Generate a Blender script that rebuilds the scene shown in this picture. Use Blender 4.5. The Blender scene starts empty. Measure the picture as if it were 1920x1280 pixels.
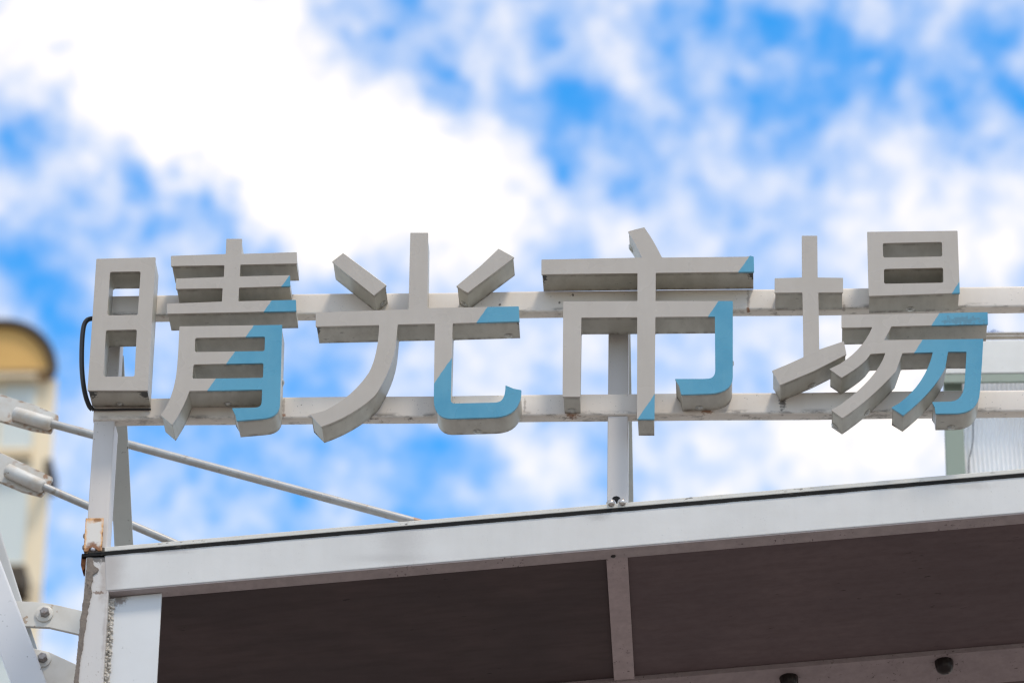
import bpy, math, random
from mathutils import Vector, Matrix
from mathutils.geometry import tessellate_polygon
random.seed(7)
scene = bpy.context.scene
COL = scene.collection
rad = math.radians

# ------------------------------------------------------------------ camera
# vanishing points of the sign (uprights, depth) give the lens and the orientation
FPX = 9490.0
UP = Vector((290.0, 16240.0, -FPX)).normalized()
DEP = Vector((510.0, -5560.0, -FPX)).normalized()
DEP = (DEP - UP * DEP.dot(UP)).normalized()
RGT = DEP.cross(UP).normalized()
ROT = Matrix((RGT, DEP, UP))                       # camera space -> world space
SCALE = 600.0
CAM = Vector((0, 0, 1.6))
FWD = ROT @ Vector((0, 0, -1))
CAM = Vector((0.0, 0.0, 9.55)) - FWD * (FPX / SCALE)
cam_d = bpy.data.cameras.new('camera')
cam = bpy.data.objects.new('camera', cam_d)
COL.objects.link(cam)
cam.matrix_world = Matrix.Translation(CAM) @ ROT.to_4x4()
cam_d.sensor_width = 36.0
cam_d.lens = FPX / 1920.0 * 36.0
cam_d.clip_start = 0.1
cam_d.clip_end = 3000
cam_d.dof.use_dof = True
cam_d.dof.focus_distance = FPX / SCALE
cam_d.dof.aperture_fstop = 3.8
scene.camera = cam


def ray(px, py):
    return ROT @ Vector(((px - 960.0) / FPX, -(py - 640.0) / FPX, -1.0))


def at(px, py, Y):
    d = ray(px, py)
    return CAM + d * ((Y - CAM.y) / d.y)


def at_z(px, py, Z):
    d = ray(px, py)
    return CAM + d * ((Z - CAM.z) / d.z)


# ------------------------------------------------------------------ light
SUN_EL, SUN_AZ = rad(60), rad(146)                 # azimuth from +Y towards +X
sun_dir = Vector((math.sin(SUN_AZ) * math.cos(SUN_EL), math.cos(SUN_AZ) * math.cos(SUN_EL), math.sin(SUN_EL)))
world = bpy.data.worlds.new('World')
scene.world = world
world.use_nodes = True
SKY_STRENGTH = 0.1


def build_world():
    nt = world.node_tree
    N, L = nt.nodes, nt.links
    N.clear()
    out = N.new('ShaderNodeOutputWorld')
    bg = N.new('ShaderNodeBackground')
    bg.inputs['Strength'].default_value = SKY_STRENGTH
    L.new(bg.outputs[0], out.inputs[0])
    sky = N.new('ShaderNodeTexSky')
    sky.sky_type = 'NISHITA'
    sky.sun_disc = False
    sky.sun_elevation = SUN_EL
    sky.sun_rotation = SUN_AZ
    sky.air_density = 1.0
    sky.dust_density = 0.0
    sky.altitude = 1500
    sky.ozone_density = 3.0
    hs = N.new('ShaderNodeHueSaturation')
    hs.inputs['Saturation'].default_value = 1.33
    hs.inputs['Hue'].default_value = 0.492
    hs.inputs['Value'].default_value = 3.5
    L.new(sky.outputs[0], hs.inputs['Color'])
    tc = N.new('ShaderNodeTexCoord')
    # ragged edges: displace the direction by noise before measuring the clouds
    nz = N.new('ShaderNodeTexNoise')
    nz.inputs['Scale'].default_value = 75
    nz.inputs['Detail'].default_value = 4
    nz.inputs['Roughness'].default_value = 0.55
    L.new(tc.outputs['Generated'], nz.inputs['Vector'])
    sub = N.new('ShaderNodeVectorMath'); sub.operation = 'SUBTRACT'
    sub.inputs[1].default_value = (0.5, 0.5, 0.5)
    L.new(nz.outputs['Color'], sub.inputs[0])
    sc = N.new('ShaderNodeVectorMath'); sc.operation = 'SCALE'
    sc.inputs['Scale'].default_value = 0.026
    L.new(sub.outputs[0], sc.inputs[0])
    wd = N.new('ShaderNodeVectorMath'); wd.operation = 'ADD'
    L.new(tc.outputs['Generated'], wd.inputs[0]); L.new(sc.outputs[0], wd.inputs[1])
    f1 = N.new('ShaderNodeTexNoise')
    f1.inputs['Scale'].default_value = 52
    f1.inputs['Detail'].default_value = 5
    f1.inputs['Roughness'].default_value = 0.66
    L.new(tc.outputs['Generated'], f1.inputs['Vector'])
    f2 = N.new('ShaderNodeTexNoise')
    f2.inputs['Scale'].default_value = 7
    f2.inputs['Detail'].default_value = 3
    L.new(tc.outputs['Generated'], f2.inputs['Vector'])

    def mth(op, a, b, clamp=False):
        m = N.new('ShaderNodeMath'); m.operation = op; m.use_clamp = clamp
        for i, v in enumerate((a, b)):
            if isinstance(v, (int, float)):
                m.inputs[i].default_value = v
            else:
                L.new(v, m.inputs[i])
        return m.outputs[0]
    acc = mth('MULTIPLY', mth('SUBTRACT', f1.outputs[0], 0.5), 1.2)
    acc = mth('ADD', acc, mth('MULTIPLY', mth('SUBTRACT', f2.outputs[0], 0.5), 0.5))
    f3 = N.new('ShaderNodeTexNoise')
    f3.inputs['Scale'].default_value = 118
    f3.inputs['Detail'].default_value = 3
    f3.inputs['Roughness'].default_value = 0.6
    L.new(tc.outputs['Generated'], f3.inputs['Vector'])
    acc = mth('ADD', acc, mth('MULTIPLY', mth('SUBTRACT', f3.outputs[0], 0.5), 1.1))
    acc = mth('ADD', acc, 0.47)
    for x, y, r, amp in CLOUDS:
        d = ray(x, y).normalized()
        dist = N.new('ShaderNodeVectorMath'); dist.operation = 'DISTANCE'
        L.new(wd.outputs[0], dist.inputs[0]); dist.inputs[1].default_value = d
        mr = N.new('ShaderNodeMapRange'); mr.interpolation_type = 'SMOOTHSTEP'
        L.new(dist.outputs['Value'], mr.inputs['Value'])
        mr.inputs['From Min'].default_value = 0.0
        mr.inputs['From Max'].default_value = r * 1.5 / FPX
        mr.inputs['To Min'].default_value = amp * (0.55 if amp < 0 and r < 1000 else 1.0)
        mr.inputs['To Max'].default_value = 0.0
        acc = mth('ADD', acc, mr.outputs['Result'])
    cov = N.new('ShaderNodeMapRange'); cov.interpolation_type = 'SMOOTHSTEP'
    cov.inputs['From Min'].default_value = -0.34
    cov.inputs['From Max'].default_value = 1.08
    L.new(acc, cov.inputs['Value'])
    mix = N.new('ShaderNodeMix'); mix.data_type = 'RGBA'
    L.new(cov.outputs['Result'], mix.inputs['Factor'])
    L.new(hs.outputs[0], mix.inputs['A'])
    mix.inputs['B'].default_value = CLOUD_WHITE
    L.new(mix.outputs['Result'], bg.inputs['Color'])


CLOUD_WHITE = (11.9, 11.1, 10.3, 1)
CLOUDS = [(960, 560, 1200, -.30), (130, 30, 150, .5), (300, 60, 200, .6), (470, 110, 170, .6), (300, 190, 130, .6), (560, 250, 190, .7),
          (420, 270, 110, .6), (700, 350, 170, .6), (850, 290, 110, .6), (950, 390, 110, .5), (600, 390, 110, .5),
          (870, 440, 120, .5),
          (0, 270, 70, -.7), (150, 350, 80, -.35), (30, 470, 100, -.45), (290, 350, 55, -.45), (310, 400, 50, -.3),
          (430, 425, 70, -.45), (60, 560, 100, -.4), (130, 620, 90, -.3), (20, 160, 80, -.15), (210, 640, 80, -.3),
          (740, 40, 60, -.35), (820, 150, 60, -.6), (850, 190, 50, -.4), (780, 0, 60, -.3), (730, 230, 40, -.3),
          (1090, 170, 60, -.55), (1155, 195, 60, -.5), (1250, 200, 60, -.3), (1050, 285, 50, -.5), (1450, 60, 80, -.5),
          (1580, 100, 80, -.7), (1650, 115, 50, -.5), (1300, 20, 70, -.5), (1860, 50, 80, -.6), (1890, 185, 40, -.7),
          (1380, 110, 90, -.25), (1500, 170, 130, -.25), (1190, 280, 60, -.35), (1800, 250, 60, -.35), (1000, 40, 60, -.2),
          (1700, 220, 80, -.15), (1420, 230, 90, -.2),
          (1150, 90, 90, .2), (1350, 60, 50, .15), (950, 100, 90, .12), (1600, 390, 190, .18), (1300, 410, 190, .16),
          (1800, 380, 150, .18), (1170, 460, 120, .2), (1850, 480, 100, .25),
          (280, 870, 120, -.2), (640, 670, 80, -.2), (560, 850, 90, -.15), (790, 950, 100, -.2), (880, 870, 80, -.3),
          (450, 920, 60, .1), (900, 690, 120, .35), (960, 790, 60, .2), (1000, 900, 90, .3), (1120, 690, 90, .25),
          (1300, 690, 100, .15), (1280, 860, 150, .2), (1600, 820, 190, .55), (1680, 690, 110, .5), (330, 650, 60, -.3),
          (1870, 560, 90, .3), (760, 690, 70, .25)]
build_world()

sun_l = bpy.data.lights.new('sun', 'SUN')
sun_l.energy = 2.6
sun_l.angle = rad(11)
sun_l.color = (1.0, 0.89, 0.75)
sun = bpy.data.objects.new('sun', sun_l)
COL.objects.link(sun)
sun.rotation_euler = sun_dir.to_track_quat('Z', 'Y').to_euler()
sun.location = (5, -5, 25)

vs = scene.view_settings
vs.view_transform = 'Standard'
vs.look = 'None'
vs.exposure = 0.0
vs.gamma = 1.0
vs.use_curve_mapping = False
scene.render.engine = 'CYCLES'
scene.cycles.use_denoising = True
scene.cycles.use_adaptive_sampling = True
scene.cycles.adaptive_threshold = 0.015
scene.cycles.max_bounces = 5
scene.cycles.filter_width = 1.3


# ------------------------------------------------------------------ materials
def lin(r, g, b):
    f = lambda c: ((c / 255 + 0.055) / 1.055) ** 2.4 if c > 10 else c / 255 / 12.92
    return (f(r), f(g), f(b), 1)


class Mat:
    def __init__(self, name, base, rough=0.5, metal=0.0, spec=0.5):
        self.m = bpy.data.materials.new(name)
        self.m.use_nodes = True
        self.nt = self.m.node_tree
        self.N, self.L = self.nt.nodes, self.nt.links
        self.bsdf = self.N['Principled BSDF']
        self.bsdf.inputs['Roughness'].default_value = rough
        self.bsdf.inputs['Metallic'].default_value = metal
        self.bsdf.inputs['Specular IOR Level'].default_value = spec
        tc = self.N.new('ShaderNodeTexCoord')
        self.co = tc.outputs['Object']
        rgb = self.N.new('ShaderNodeRGB')
        rgb.outputs[0].default_value = base if len(base) == 4 else (*base, 1)
        self.col = rgb.outputs[0]
        self.L.new(self.col, self.bsdf.inputs['Base Color'])
        self.bump_h = None

    def mth(self, op, a, b=0.0, clamp=False):
        m = self.N.new('ShaderNodeMath'); m.operation = op; m.use_clamp = clamp
        for i, v in enumerate((a, b)):
            if isinstance(v, (int, float)):
                m.inputs[i].default_value = v
            else:
                self.L.new(v, m.inputs[i])
        return m.outputs[0]

    def rng(self, v, a, b, c=0.0, d=1.0, smooth=True):
        m = self.N.new('ShaderNodeMapRange')
        m.interpolation_type = 'SMOOTHSTEP' if smooth else 'LINEAR'
        self.L.new(v, m.inputs['Value'])
        for k, x in zip(('From Min', 'From Max', 'To Min', 'To Max'), (a, b, c, d)):
            m.inputs[k].default_value = x
        return m.outputs['Result']

    def noise(self, scale, detail=3, rough=0.55, stretch=(1, 1, 1), offset=(0, 0, 0)):
        mp = self.N.new('ShaderNodeMapping')
        mp.inputs['Scale'].default_value = stretch
        mp.inputs['Location'].default_value = offset
        self.L.new(self.co, mp.inputs['Vector'])
        n = self.N.new('ShaderNodeTexNoise')
        n.inputs['Scale'].default_value = scale
        n.inputs['Detail'].default_value = detail
        n.inputs['Roughness'].default_value = rough
        self.L.new(mp.outputs[0], n.inputs['Vector'])
        return n.outputs[0]

    def mix(self, fac, color):
        mx = self.N.new('ShaderNodeMix'); mx.data_type = 'RGBA'
        if isinstance(fac, (int, float)):
            mx.inputs['Factor'].default_value = fac
        else:
            self.L.new(fac, mx.inputs['Factor'])
        self.L.new(self.col, mx.inputs['A'])
        mx.inputs['B'].default_value = color if len(color) == 4 else (*color, 1)
        self.col = mx.outputs['Result']
        self.L.new(self.col, self.bsdf.inputs['Base Color'])
        return self

    def vary(self, scale, amt, dark, stretch=(1, 1, 1), offset=(3, 1, 7)):
        return self.mix(self.rng(self.noise(scale, 4, 0.6, stretch, offset), 0.35, 0.75, 0, amt), dark)

    def specks(self, scale, thr, color, strength=0.8, stretch=(1, 1, 1), offset=(0, 0, 0), detail=2):
        k = self.rng(self.noise(scale, detail, 0.5, stretch, offset), thr, thr + 0.035, 0, strength)
        where = self.rng(self.noise(max(2.5, scale / 14), 2, 0.5, (1, 1, 1), (offset[0] + scale, 3, 1)), 0.47, 0.63, 0.04, 1)
        return self.mix(self.mth('MULTIPLY', k, where), color)

    def stain(self, c, r, color, strength=0.9, nscale=60, namt=0.9, soft=0.5):
        v = self.N.new('ShaderNodeVectorMath'); v.operation = 'SUBTRACT'
        self.L.new(self.co, v.inputs[0]); v.inputs[1].default_value = c
        d = self.N.new('ShaderNodeVectorMath'); d.operation = 'DIVIDE'
        self.L.new(v.outputs[0], d.inputs[0])
        d.inputs[1].default_value = r if hasattr(r, '__len__') else (r, r, r)
        ln = self.N.new('ShaderNodeVectorMath'); ln.operation = 'LENGTH'
        self.L.new(d.outputs[0], ln.inputs[0])
        n = self.mth('MULTIPLY', self.mth('SUBTRACT', self.noise(nscale, 3, 0.6), 0.5), namt * 2)
        return self.mix(self.rng(self.mth('ADD', ln.outputs['Value'], n), 1.0 - soft, 1.0, strength, 0.0), color)

    def sep(self):
        s = self.N.new('ShaderNodeSeparateXYZ')
        self.L.new(self.co, s.inputs[0])
        return s.outputs

    def bump(self, height, strength=0.2, dist=0.002):
        b = self.N.new('ShaderNodeBump')
        b.inputs['Strength'].default_value = strength
        b.inputs['Distance'].default_value = dist
        self.L.new(height, b.inputs['Height'])
        self.L.new(b.outputs[0], self.bsdf.inputs['Normal'])
        return self


RUST = (0.20, 0.065, 0.015)
RUST_D = (0.07, 0.025, 0.012)
GRIME = (0.05, 0.043, 0.034)
BLACK = (0.012, 0.011, 0.010)


# ------------------------------------------------------------------ mesh helpers
def fillet(poly, r, lim=35, seg=3):
    out = []
    n = len(poly)
    for i in range(n):
        p, a, b = Vector(poly[i]), Vector(poly[i - 1]), Vector(poly[(i + 1) % n])
        u, w = (a - p), (b - p)
        lu, lw = u.length, w.length
        if lu < 1e-9 or lw < 1e-9:
            continue
        u /= lu; w /= lw
        ang = math.degrees(u.angle(w))
        if 180 - ang < lim:
            out.append(tuple(p)); continue
        k = min(r, 0.4 * lu, 0.4 * lw)
        p0, p1 = p + u * k, p + w * k
        for s in range(seg + 1):
            t = s / seg
            out.append(tuple(p0 * (1 - t) ** 2 + p * 2 * t * (1 - t) + p1 * t * t))
    return out


def area2(poly):
    return sum(poly[i - 1][0] * poly[i][1] - poly[i][0] * poly[i - 1][1] for i in range(len(poly))) / 2


def offset(poly, d):
    """move every edge inwards (towards the solid) by d; works for outer rings (ccw) and holes (cw)"""
    out = []
    n = len(poly)
    for i in range(n):
        p, a, b = Vector(poly[i]), Vector(poly[i - 1]), Vector(poly[(i + 1) % n])
        e0, e1 = (p - a).normalized(), (b - p).normalized()
        n0, n1 = Vector((-e0.y, e0.x)), Vector((-e1.y, e1.x))
        m = n0 + n1
        if m.length < 1e-6:
            m = n0
        m.normalize()
        c = max(0.35, m.dot(n0))
        out.append(tuple(p + m * (d / c)))
    return out


def smooth_path(pts, k=6):
    """Catmull-Rom through the points"""
    P = [Vector(p) for p in pts]
    out = []
    for i in range(len(P) - 1):
        a = P[max(i - 1, 0)]; b = P[i]; c = P[i + 1]; d = P[min(i + 2, len(P) - 1)]
        for s in range(k):
            t = s / k
            out.append(0.5 * ((2 * b) + (c - a) * t + (2 * a - 5 * b + 4 * c - d) * t * t + (3 * b - a - 3 * c + d) * t ** 3))
    out.append(P[-1])
    return out


class MB:
    def __init__(self):
        self.v, self.f = [], []

    def prism(self, rings, m0, m1):
        """rings: [outer ccw, hole cw, ...] in 2-D; m0, m1 map a 2-D point onto the two caps"""
        base = len(self.v)
        flat = [p for r in rings for p in r]
        n = len(flat)
        self.v += [tuple(m0(p)) for p in flat] + [tuple(m1(p)) for p in flat]
        tris = tessellate_polygon([[Vector((p[0], p[1], 0)) for p in r] for r in rings])
        for t in tris:
            a, b, c = t
            A, B, C = flat[a], flat[b], flat[c]
            if (B[0] - A[0]) * (C[1] - A[1]) - (B[1] - A[1]) * (C[0] - A[0]) < 0:
                b, c = c, b
            self.f.append((base + a, base + b, base + c))
            self.f.append((base + n + a, base + n + c, base + n + b))
        k = 0
        for r in rings:
            for i in range(len(r)):
                j = (i + 1) % len(r)
                self.f.append((base + k + j, base + k + i, base + n + k + i, base + n + k + j))
            k += len(r)
        return self

    def box(self, p0, p1):
        x0, y0, z0 = p0; x1, y1, z1 = p1
        return self.hexa([(x0, y0, z0), (x1, y0, z0), (x1, y1, z0), (x0, y1, z0),
                          (x0, y0, z1), (x1, y0, z1), (x1, y1, z1), (x0, y1, z1)])

    def hexa(self, c):
        b = len(self.v)
        self.v += [tuple(p) for p in c]
        self.f += [tuple(b + i for i in q) for q in ((3, 2, 1, 0), (4, 5, 6, 7), (0, 1, 5, 4), (1, 2, 6, 5), (2, 3, 7, 6), (3, 0, 4, 7))]
        return self

    def tube(self, pts, r, n=14, caps=True):
        pts = [Vector(p) for p in pts]
        rr = r if hasattr(r, '__len__') else [r] * len(pts)
        b = len(self.v)
        up = None
        for i, p in enumerate(pts):
            t = (pts[min(i + 1, len(pts) - 1)] - pts[max(i - 1, 0)]).normalized()
            if up is None:
                up = Vector((0, 0, 1)) if abs(t.z) < 0.9 else Vector((1, 0, 0))
            s = t.cross(up).normalized(); up = s.cross(t).normalized()
            for k in range(n):
                a = 2 * math.pi * k / n
                self.v.append(tuple(p + (s * math.cos(a) + up * math.sin(a)) * rr[i]))
        for i in range(len(pts) - 1):
            for k in range(n):
                q = (k + 1) % n
                self.f.append((b + i * n + k, b + i * n + q, b + (i + 1) * n + q, b + (i + 1) * n + k))
        if caps:
            self.f.append(tuple(b + k for k in range(n))[::-1])
            e = b + (len(pts) - 1) * n
            self.f.append(tuple(e + k for k in range(n)))
        return self

    def lathe(self, c, axis, prof, n=16):
        """prof: (distance along axis, radius) pairs"""
        c = Vector(c); axis = Vector(axis).normalized()
        return self.tube_axis(c, axis, prof, n)

    def tube_axis(self, c, axis, prof, n):
        s = axis.orthogonal().normalized(); u = axis.cross(s)
        b = len(self.v)
        for h, r in prof:
            for k in range(n):
                a = 2 * math.pi * k / n
                self.v.append(tuple(c + axis * h + (s * math.cos(a) + u * math.sin(a)) * max(r, 1e-5)))
        for i in range(len(prof) - 1):
            for k in range(n):
                q = (k + 1) % n
                self.f.append((b + i * n + k, b + i * n + q, b + (i + 1) * n + q, b + (i + 1) * n + k))
        self.f.append(tuple(b + k for k in range(n))[::-1])
        e = b + (len(prof) - 1) * n
        self.f.append(tuple(e + k for k in range(n)))
        return self

    def build(self, name, mat, parent=None, bevel=0.0, seg=2, smooth=None, recalc=True):
        me = bpy.data.meshes.new(name)
        me.from_pydata(self.v, [], self.f)
        if recalc:
            import bmesh
            bm = bmesh.new(); bm.from_mesh(me)
            bmesh.ops.recalc_face_normals(bm, faces=bm.faces)
            bm.to_mesh(me); bm.free()
        me.materials.append(mat.m if isinstance(mat, Mat) else mat)
        o = bpy.data.objects.new(name, me)
        COL.objects.link(o)
        if smooth is not None:
            for p in me.polygons:
                p.use_smooth = True
            me.set_sharp_from_angle(angle=rad(smooth))
        if bevel > 0:
            b = o.modifiers.new('bevel', 'BEVEL')
            b.width = bevel; b.segments = seg
            b.limit_method = 'ANGLE'; b.angle_limit = rad(35)
        if parent is not None:
            o.parent = parent
            o.matrix_parent_inverse = parent_inv(parent)
        return o


def parent_inv(p):
    m = Matrix.Translation(p.location)
    q = p.parent
    while q is not None:                      # parts sit at the origin, only the thing's empty is moved
        q = q.parent
    return m.inverted()


def thing(name, label, cat, loc, group=None, kind=None):
    o = bpy.data.objects.new(name, None)
    o.empty_display_size = 0.1
    COL.objects.link(o)
    o.location = loc
    o['label'] = label; o['category'] = cat
    if group: o['group'] = group
    if kind: o['kind'] = kind
    return o


XZ = lambda y: (lambda p: (p[0], y, p[1]))

# ------------------------------------------------------------------ ground
GROUND = Mat('ground paving', (0.178, 0.152, 0.138), 0.85)
GROUND.vary(3.0, 0.5, (0.14, 0.118, 0.105)).vary(0.2, 0.4, (0.205, 0.172, 0.155))
g = MB().box((-500, -400, -0.3), (500, 700, 0.0)).build('ground', GROUND)
g['kind'] = 'structure'; g['label'] = 'reddish grey street paving below the canopy'

# ------------------------------------------------------------------ canopy
YB = 0.10                                           # plane of the canopy's front
pA, pB = at(450, 1087, YB), at(1300, 1014.5, YB)
ALPHA = math.atan2(pB.z - pA.z, pB.x - pA.x)        # the canopy climbs to the right
U = Vector((math.cos(ALPHA), 0, math.sin(ALPHA)))
V = Vector((-math.sin(ALPHA), 0, math.cos(ALPHA)))
W = Vector((0, 1, 0))
O = pA.copy()


def cv(u, w, v):
    return O + U * u + W * w + V * v


def cu(px, py, w=0.0):
    return (at(px, py, YB + w) - O).dot(U)


def cvv(px, py, w=0.0):
    return (at(px, py, YB + w) - O).dot(V)


def at_v(px, py, v):
    d = ray(px, py); p0 = O + V * v
    return CAM + d * ((p0 - CAM).dot(V) / d.dot(V))


def cbox(mb, u0, u1, w0, w1, v0, v1):
    return mb.hexa([cv(u0, w0, v0), cv(u1, w0, v0), cv(u1, w1, v0), cv(u0, w1, v0),
                    cv(u0, w0, v1), cv(u1, w0, v1), cv(u1, w1, v1), cv(u0, w1, v1)])


BH = cvv(450, 1018)                                 # beam height
U0, U1 = cu(198, 1105), cu(1920, 960) + 0.7
UC = cu(156, 1040)
colx0, colx1 = at(161, 1045, YB).x, at(203, 1115, YB).x
canopy = thing('canopy', 'white steel street canopy with dark soffit carrying the sign, climbing to the right', 'canopy',
               (colx0, YB, 0))
WHITE = (0.615, 0.605, 0.575)
BEAM = Mat('beam paint', WHITE, 0.42)
BEAM.vary(3.0, 0.5, (0.50, 0.49, 0.46)).vary(1.2, 0.4, (0.54, 0.515, 0.475), (1, 1, 6)).specks(220, 0.66, (0.25, 0.22, 0.19), 0.5, (1, 1, 1), (8, 3, 2))
BEAM.specks(170, 0.70, GRIME, 0.55).specks(60, 0.73, GRIME, 0.4, (0.3, 1, 2))
BEAM.stain(at(750, 1010, YB), (0.07, 0.1, 0.09), (0.30, 0.28, 0.26), 0.42, 330, 3.0, 0.4)
BEAM.stain(at(730, 1046, YB), (0.14, 0.1, 0.018), (0.30, 0.28, 0.26), 0.32, 420, 2.8, 0.5)
BEAM.stain(at(206, 1066, YB), (0.07, 0.1, 0.20), (0.36, 0.32, 0.29), 0.75, 22, 0.25, 0.95)
BEAM.stain(at(1120, 968, YB), (0.04, 0.1, 0.016), (0.10, 0.09, 0.08), 0.28, 320, 2.6, 0.5)
BEAM.stain(at(300, 1034, YB), (0.16, 0.1, 0.014), (0.30, 0.27, 0.25), 0.45, 40, 0.6, 0.9)
BEAM.stain(at(1815, 910, YB), (0.12, 0.1, 0.02), (0.40, 0.37, 0.33), 0.45, 40, 0.7, 0.9)
BEAM.vary(38, 0.07, (0.42, 0.39, 0.35), (1, 1, 0.08), (5, 5, 2))
BEAM.bump(BEAM.noise(9, 3), 0.10, 0.01)
beam = cbox(MB(), U0, U1, 0, 0.066, 0.0022, BH).build('fascia_beam', BEAM, canopy, 0.0035, 3)
CAP_SHADOW = Mat('cap shadow black', (0.008, 0.008, 0.008), 0.75, 0, 0.2).specks(120, 0.66, (0.10, 0.09, 0.075), 0.6, (0.3, 1, 1.5))  # black strip paints the shadow line in the gap under the cap
gp = []
nseg = 150
for i in range(nseg + 1):
    t = i / nseg
    gp.append((UC - 0.004 + (U1 - UC) * t, -0.0015 * random.random()))
mb = MB()
ring = [(u, BH - 0.001 - 0.0008 * math.sin(i * .37) ** 2 - 0.0014 * random.random() ** 3) for i, (u, _) in enumerate(gp)]
ring += [(u, BH + 0.0095 - 0.001 * random.random()) for (u, _) in reversed(gp)]
mb.prism([ring], lambda p: cv(p[0], -0.003, p[1]), lambda p: cv(p[0], 0.05, p[1]))
mb.build('cap_shadow_strip', CAP_SHADOW, canopy)
CAP = Mat('cap sheet', (0.62, 0.60, 0.54), 0.5)
CAP.vary(30, 0.3, (0.36, 0.34, 0.30), (0.3, 1, 1)).specks(90, 0.64, GRIME, 0.7, (0.5, 1, 1))
UP0 = cu(196, 1022)
cbox(MB(), UP0, U1, -0.004, 0.07, BH + 0.0095, BH + 0.0255).build('cap_flashing', CAP, canopy, 0.002, 2)
DECK = Mat('roof deck', (0.45, 0.45, 0.43), 0.7).vary(4, 0.5, (0.3, 0.29, 0.27))
cbox(MB(), UC, U1, 0.071, 3.6, BH - 0.02, BH + 0.012).build('roof_deck', DECK, canopy)

# soffit: panels, rib, cross beam
SOF = Mat('soffit board', (0.135, 0.102, 0.102), 0.72, 0, 0.25)
SOF.vary(2.2, 0.7, (0.185, 0.138, 0.135), (1, 1, 1)).vary(28, 0.3, (0.085, 0.06, 0.06), (1, 1.5, 1), (9, 1, 1)).specks(46, 0.70, (0.03, 0.02, 0.02), 0.75, (0.5, 1.6, 1)).vary(14, 0.35, (0.09, 0.062, 0.06), (0.4, 2, 1))
SOF2 = Mat('soffit board dark', (0.078, 0.060, 0.059), 0.7, 0, 0.2)
SOF2.vary(2.5, 0.7, (0.115, 0.083, 0.079)).vary(12, 0.4, (0.05, 0.035, 0.033), (0.5, 2, 1)).specks(40, 0.72, (0.02, 0.015, 0.015), 0.7, (0.5, 1.6, 1))
UR0, UR1 = (at_v(1137, 1050, 0.0) - O).dot(U), (at_v(1177, 1048, 0.0) - O).dot(U)
pc = at_v(1560, 1241, 0.0)
WC = (pc - O).dot(W)
UPN = cu(303, 1116, 0.03)
cbox(MB(), UC + 0.03, UR0 + 0.01, 0.0665, 3.5, 0.012, 0.03).build('soffit_panel', SOF2, canopy)
cbox(MB(), UR0 + 0.0105, U1, 0.0665, 3.5, 0.012, 0.03).build('soffit_panel', SOF, canopy)


def trim(name, c):
    m = Mat(name, c, 0.65, 0, 0.3)
    d = tuple(x * .72 for x in c)
    m.vary(18, 0.6, d).vary(60, 0.4, d, (1, .5, 1), (7, 7, 7))
    return m.specks(110, 0.64, (0.07, 0.05, 0.05), 0.8, (1, 0.6, 1)).specks(30, 0.70, (0.08, 0.05, 0.05), 0.7)


RIB = trim('soffit rib paint', (0.50, 0.42, 0.41))
FLANGE_SHADE = trim('flange paint', (0.44, 0.385, 0.375))  # darker than the white beam: the underside's shade is put into this colour
CROSS = trim('cross beam paint', (0.36, 0.30, 0.295))
cbox(MB(), U0, U1, 0.002, 0.0662, -0.001, 0.002).build('flange_shade', FLANGE_SHADE, canopy, 0.0008, 1)
cbox(MB(), UR0, UR1, 0.067, WC - 0.002, 0.0, 0.0118).build('soffit_rib', RIB, canopy, 0.001, 1)
xbeam = cbox(MB(), UC + 0.03, U1, WC, WC + 0.24, -0.006, 0.0118).build('cross_beam', CROSS, canopy, 0.001, 1)
BOLT_D = Mat('rusty dark bolt', (0.018, 0.013, 0.012), 0.35, 0.4).specks(120, 0.60, (0.22, 0.12, 0.08), 0.8)
for px, py in ((1771, 1251), (1480, 1281)):
    p = at_v(px, py, -0.030)
    m = MB().lathe(p + V * 0.026, -V, [(0, 0.030), (0.008, 0.031), (0.026, 0.029), (0.036, 0.025), (0.043, 0.018), (0.047, 0.008)], 11)
    m.build('bolt', BOLT_D, xbeam, smooth=28)
p = at_v(1150, 1042, -0.001)
MB().lathe(p + V * 0.002, -V, [(0, 0.009), (0.003, 0.0085), (0.006, 0.005)], 10).build('rivet', BOLT_D, canopy)

# corner post, recessed web panel and the filler between them
COLM = Mat('column paint', (0.55, 0.525, 0.495), 0.5)
COLM.vary(5, 0.45, (0.50, 0.48, 0.45), (1, 1, 0.4)).specks(130, 0.66, (0.22, 0.16, 0.11), 0.7)
COLM.stain(at(196, 1075, YB), (0.022, 0.1, 0.16), (0.36, 0.31, 0.27), 0.7, 30, 0.8, 0.9)
COLM.stain(at(190, 1046, YB), (0.05, 0.1, 0.018), (0.06, 0.05, 0.04), 0.85, 70, 1.3, 0.5)
COLM.stain(at(184, 1110, YB), (0.02, 0.1, 0.006), (0.16, 0.09, 0.05), 0.8, 120, 1.4, 0.5)
COLM.stain(at(196, 1180, YB), (0.010, 0.1, 0.2), (0.35, 0.31, 0.28), 0.6, 30, 0.8, 0.9)
ztop = at(180, 1043, YB).z
MB().box((colx0, YB + 0.001, 0.0), (colx1, YB + 0.13, ztop)).build('corner_post', COLM, canopy, 0.004, 3)
pnx0, pnx1 = at(212, 1130, YB + 0.035).x, at(303, 1118, YB + 0.035).x
PANM = Mat('web panel paint', (0.63, 0.635, 0.625), 0.45)
PANM.vary(4, 0.4, (0.55, 0.55, 0.535)).specks(150, 0.70, GRIME, 0.6)
PANM.stain(at(222, 1122, YB + .035), (0.03, 0.1, 0.03), (0.20, 0.16, 0.13), 0.9, 70, 1.1, 0.7)
pbx = [(pnx0, 0.0), (pnx1, 0.0), (pnx1, cv(UPN, 0, 0).z - 0.002), (pnx0, cv(U0, 0, 0).z - 0.002)]
MB().prism([pbx], XZ(YB + 0.035), XZ(YB + 0.047)).build('web_panel', PANM, canopy, 0.002, 2)
FOAM = Mat('crumbling filler', (0.50, 0.46, 0.40), 0.95)
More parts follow.
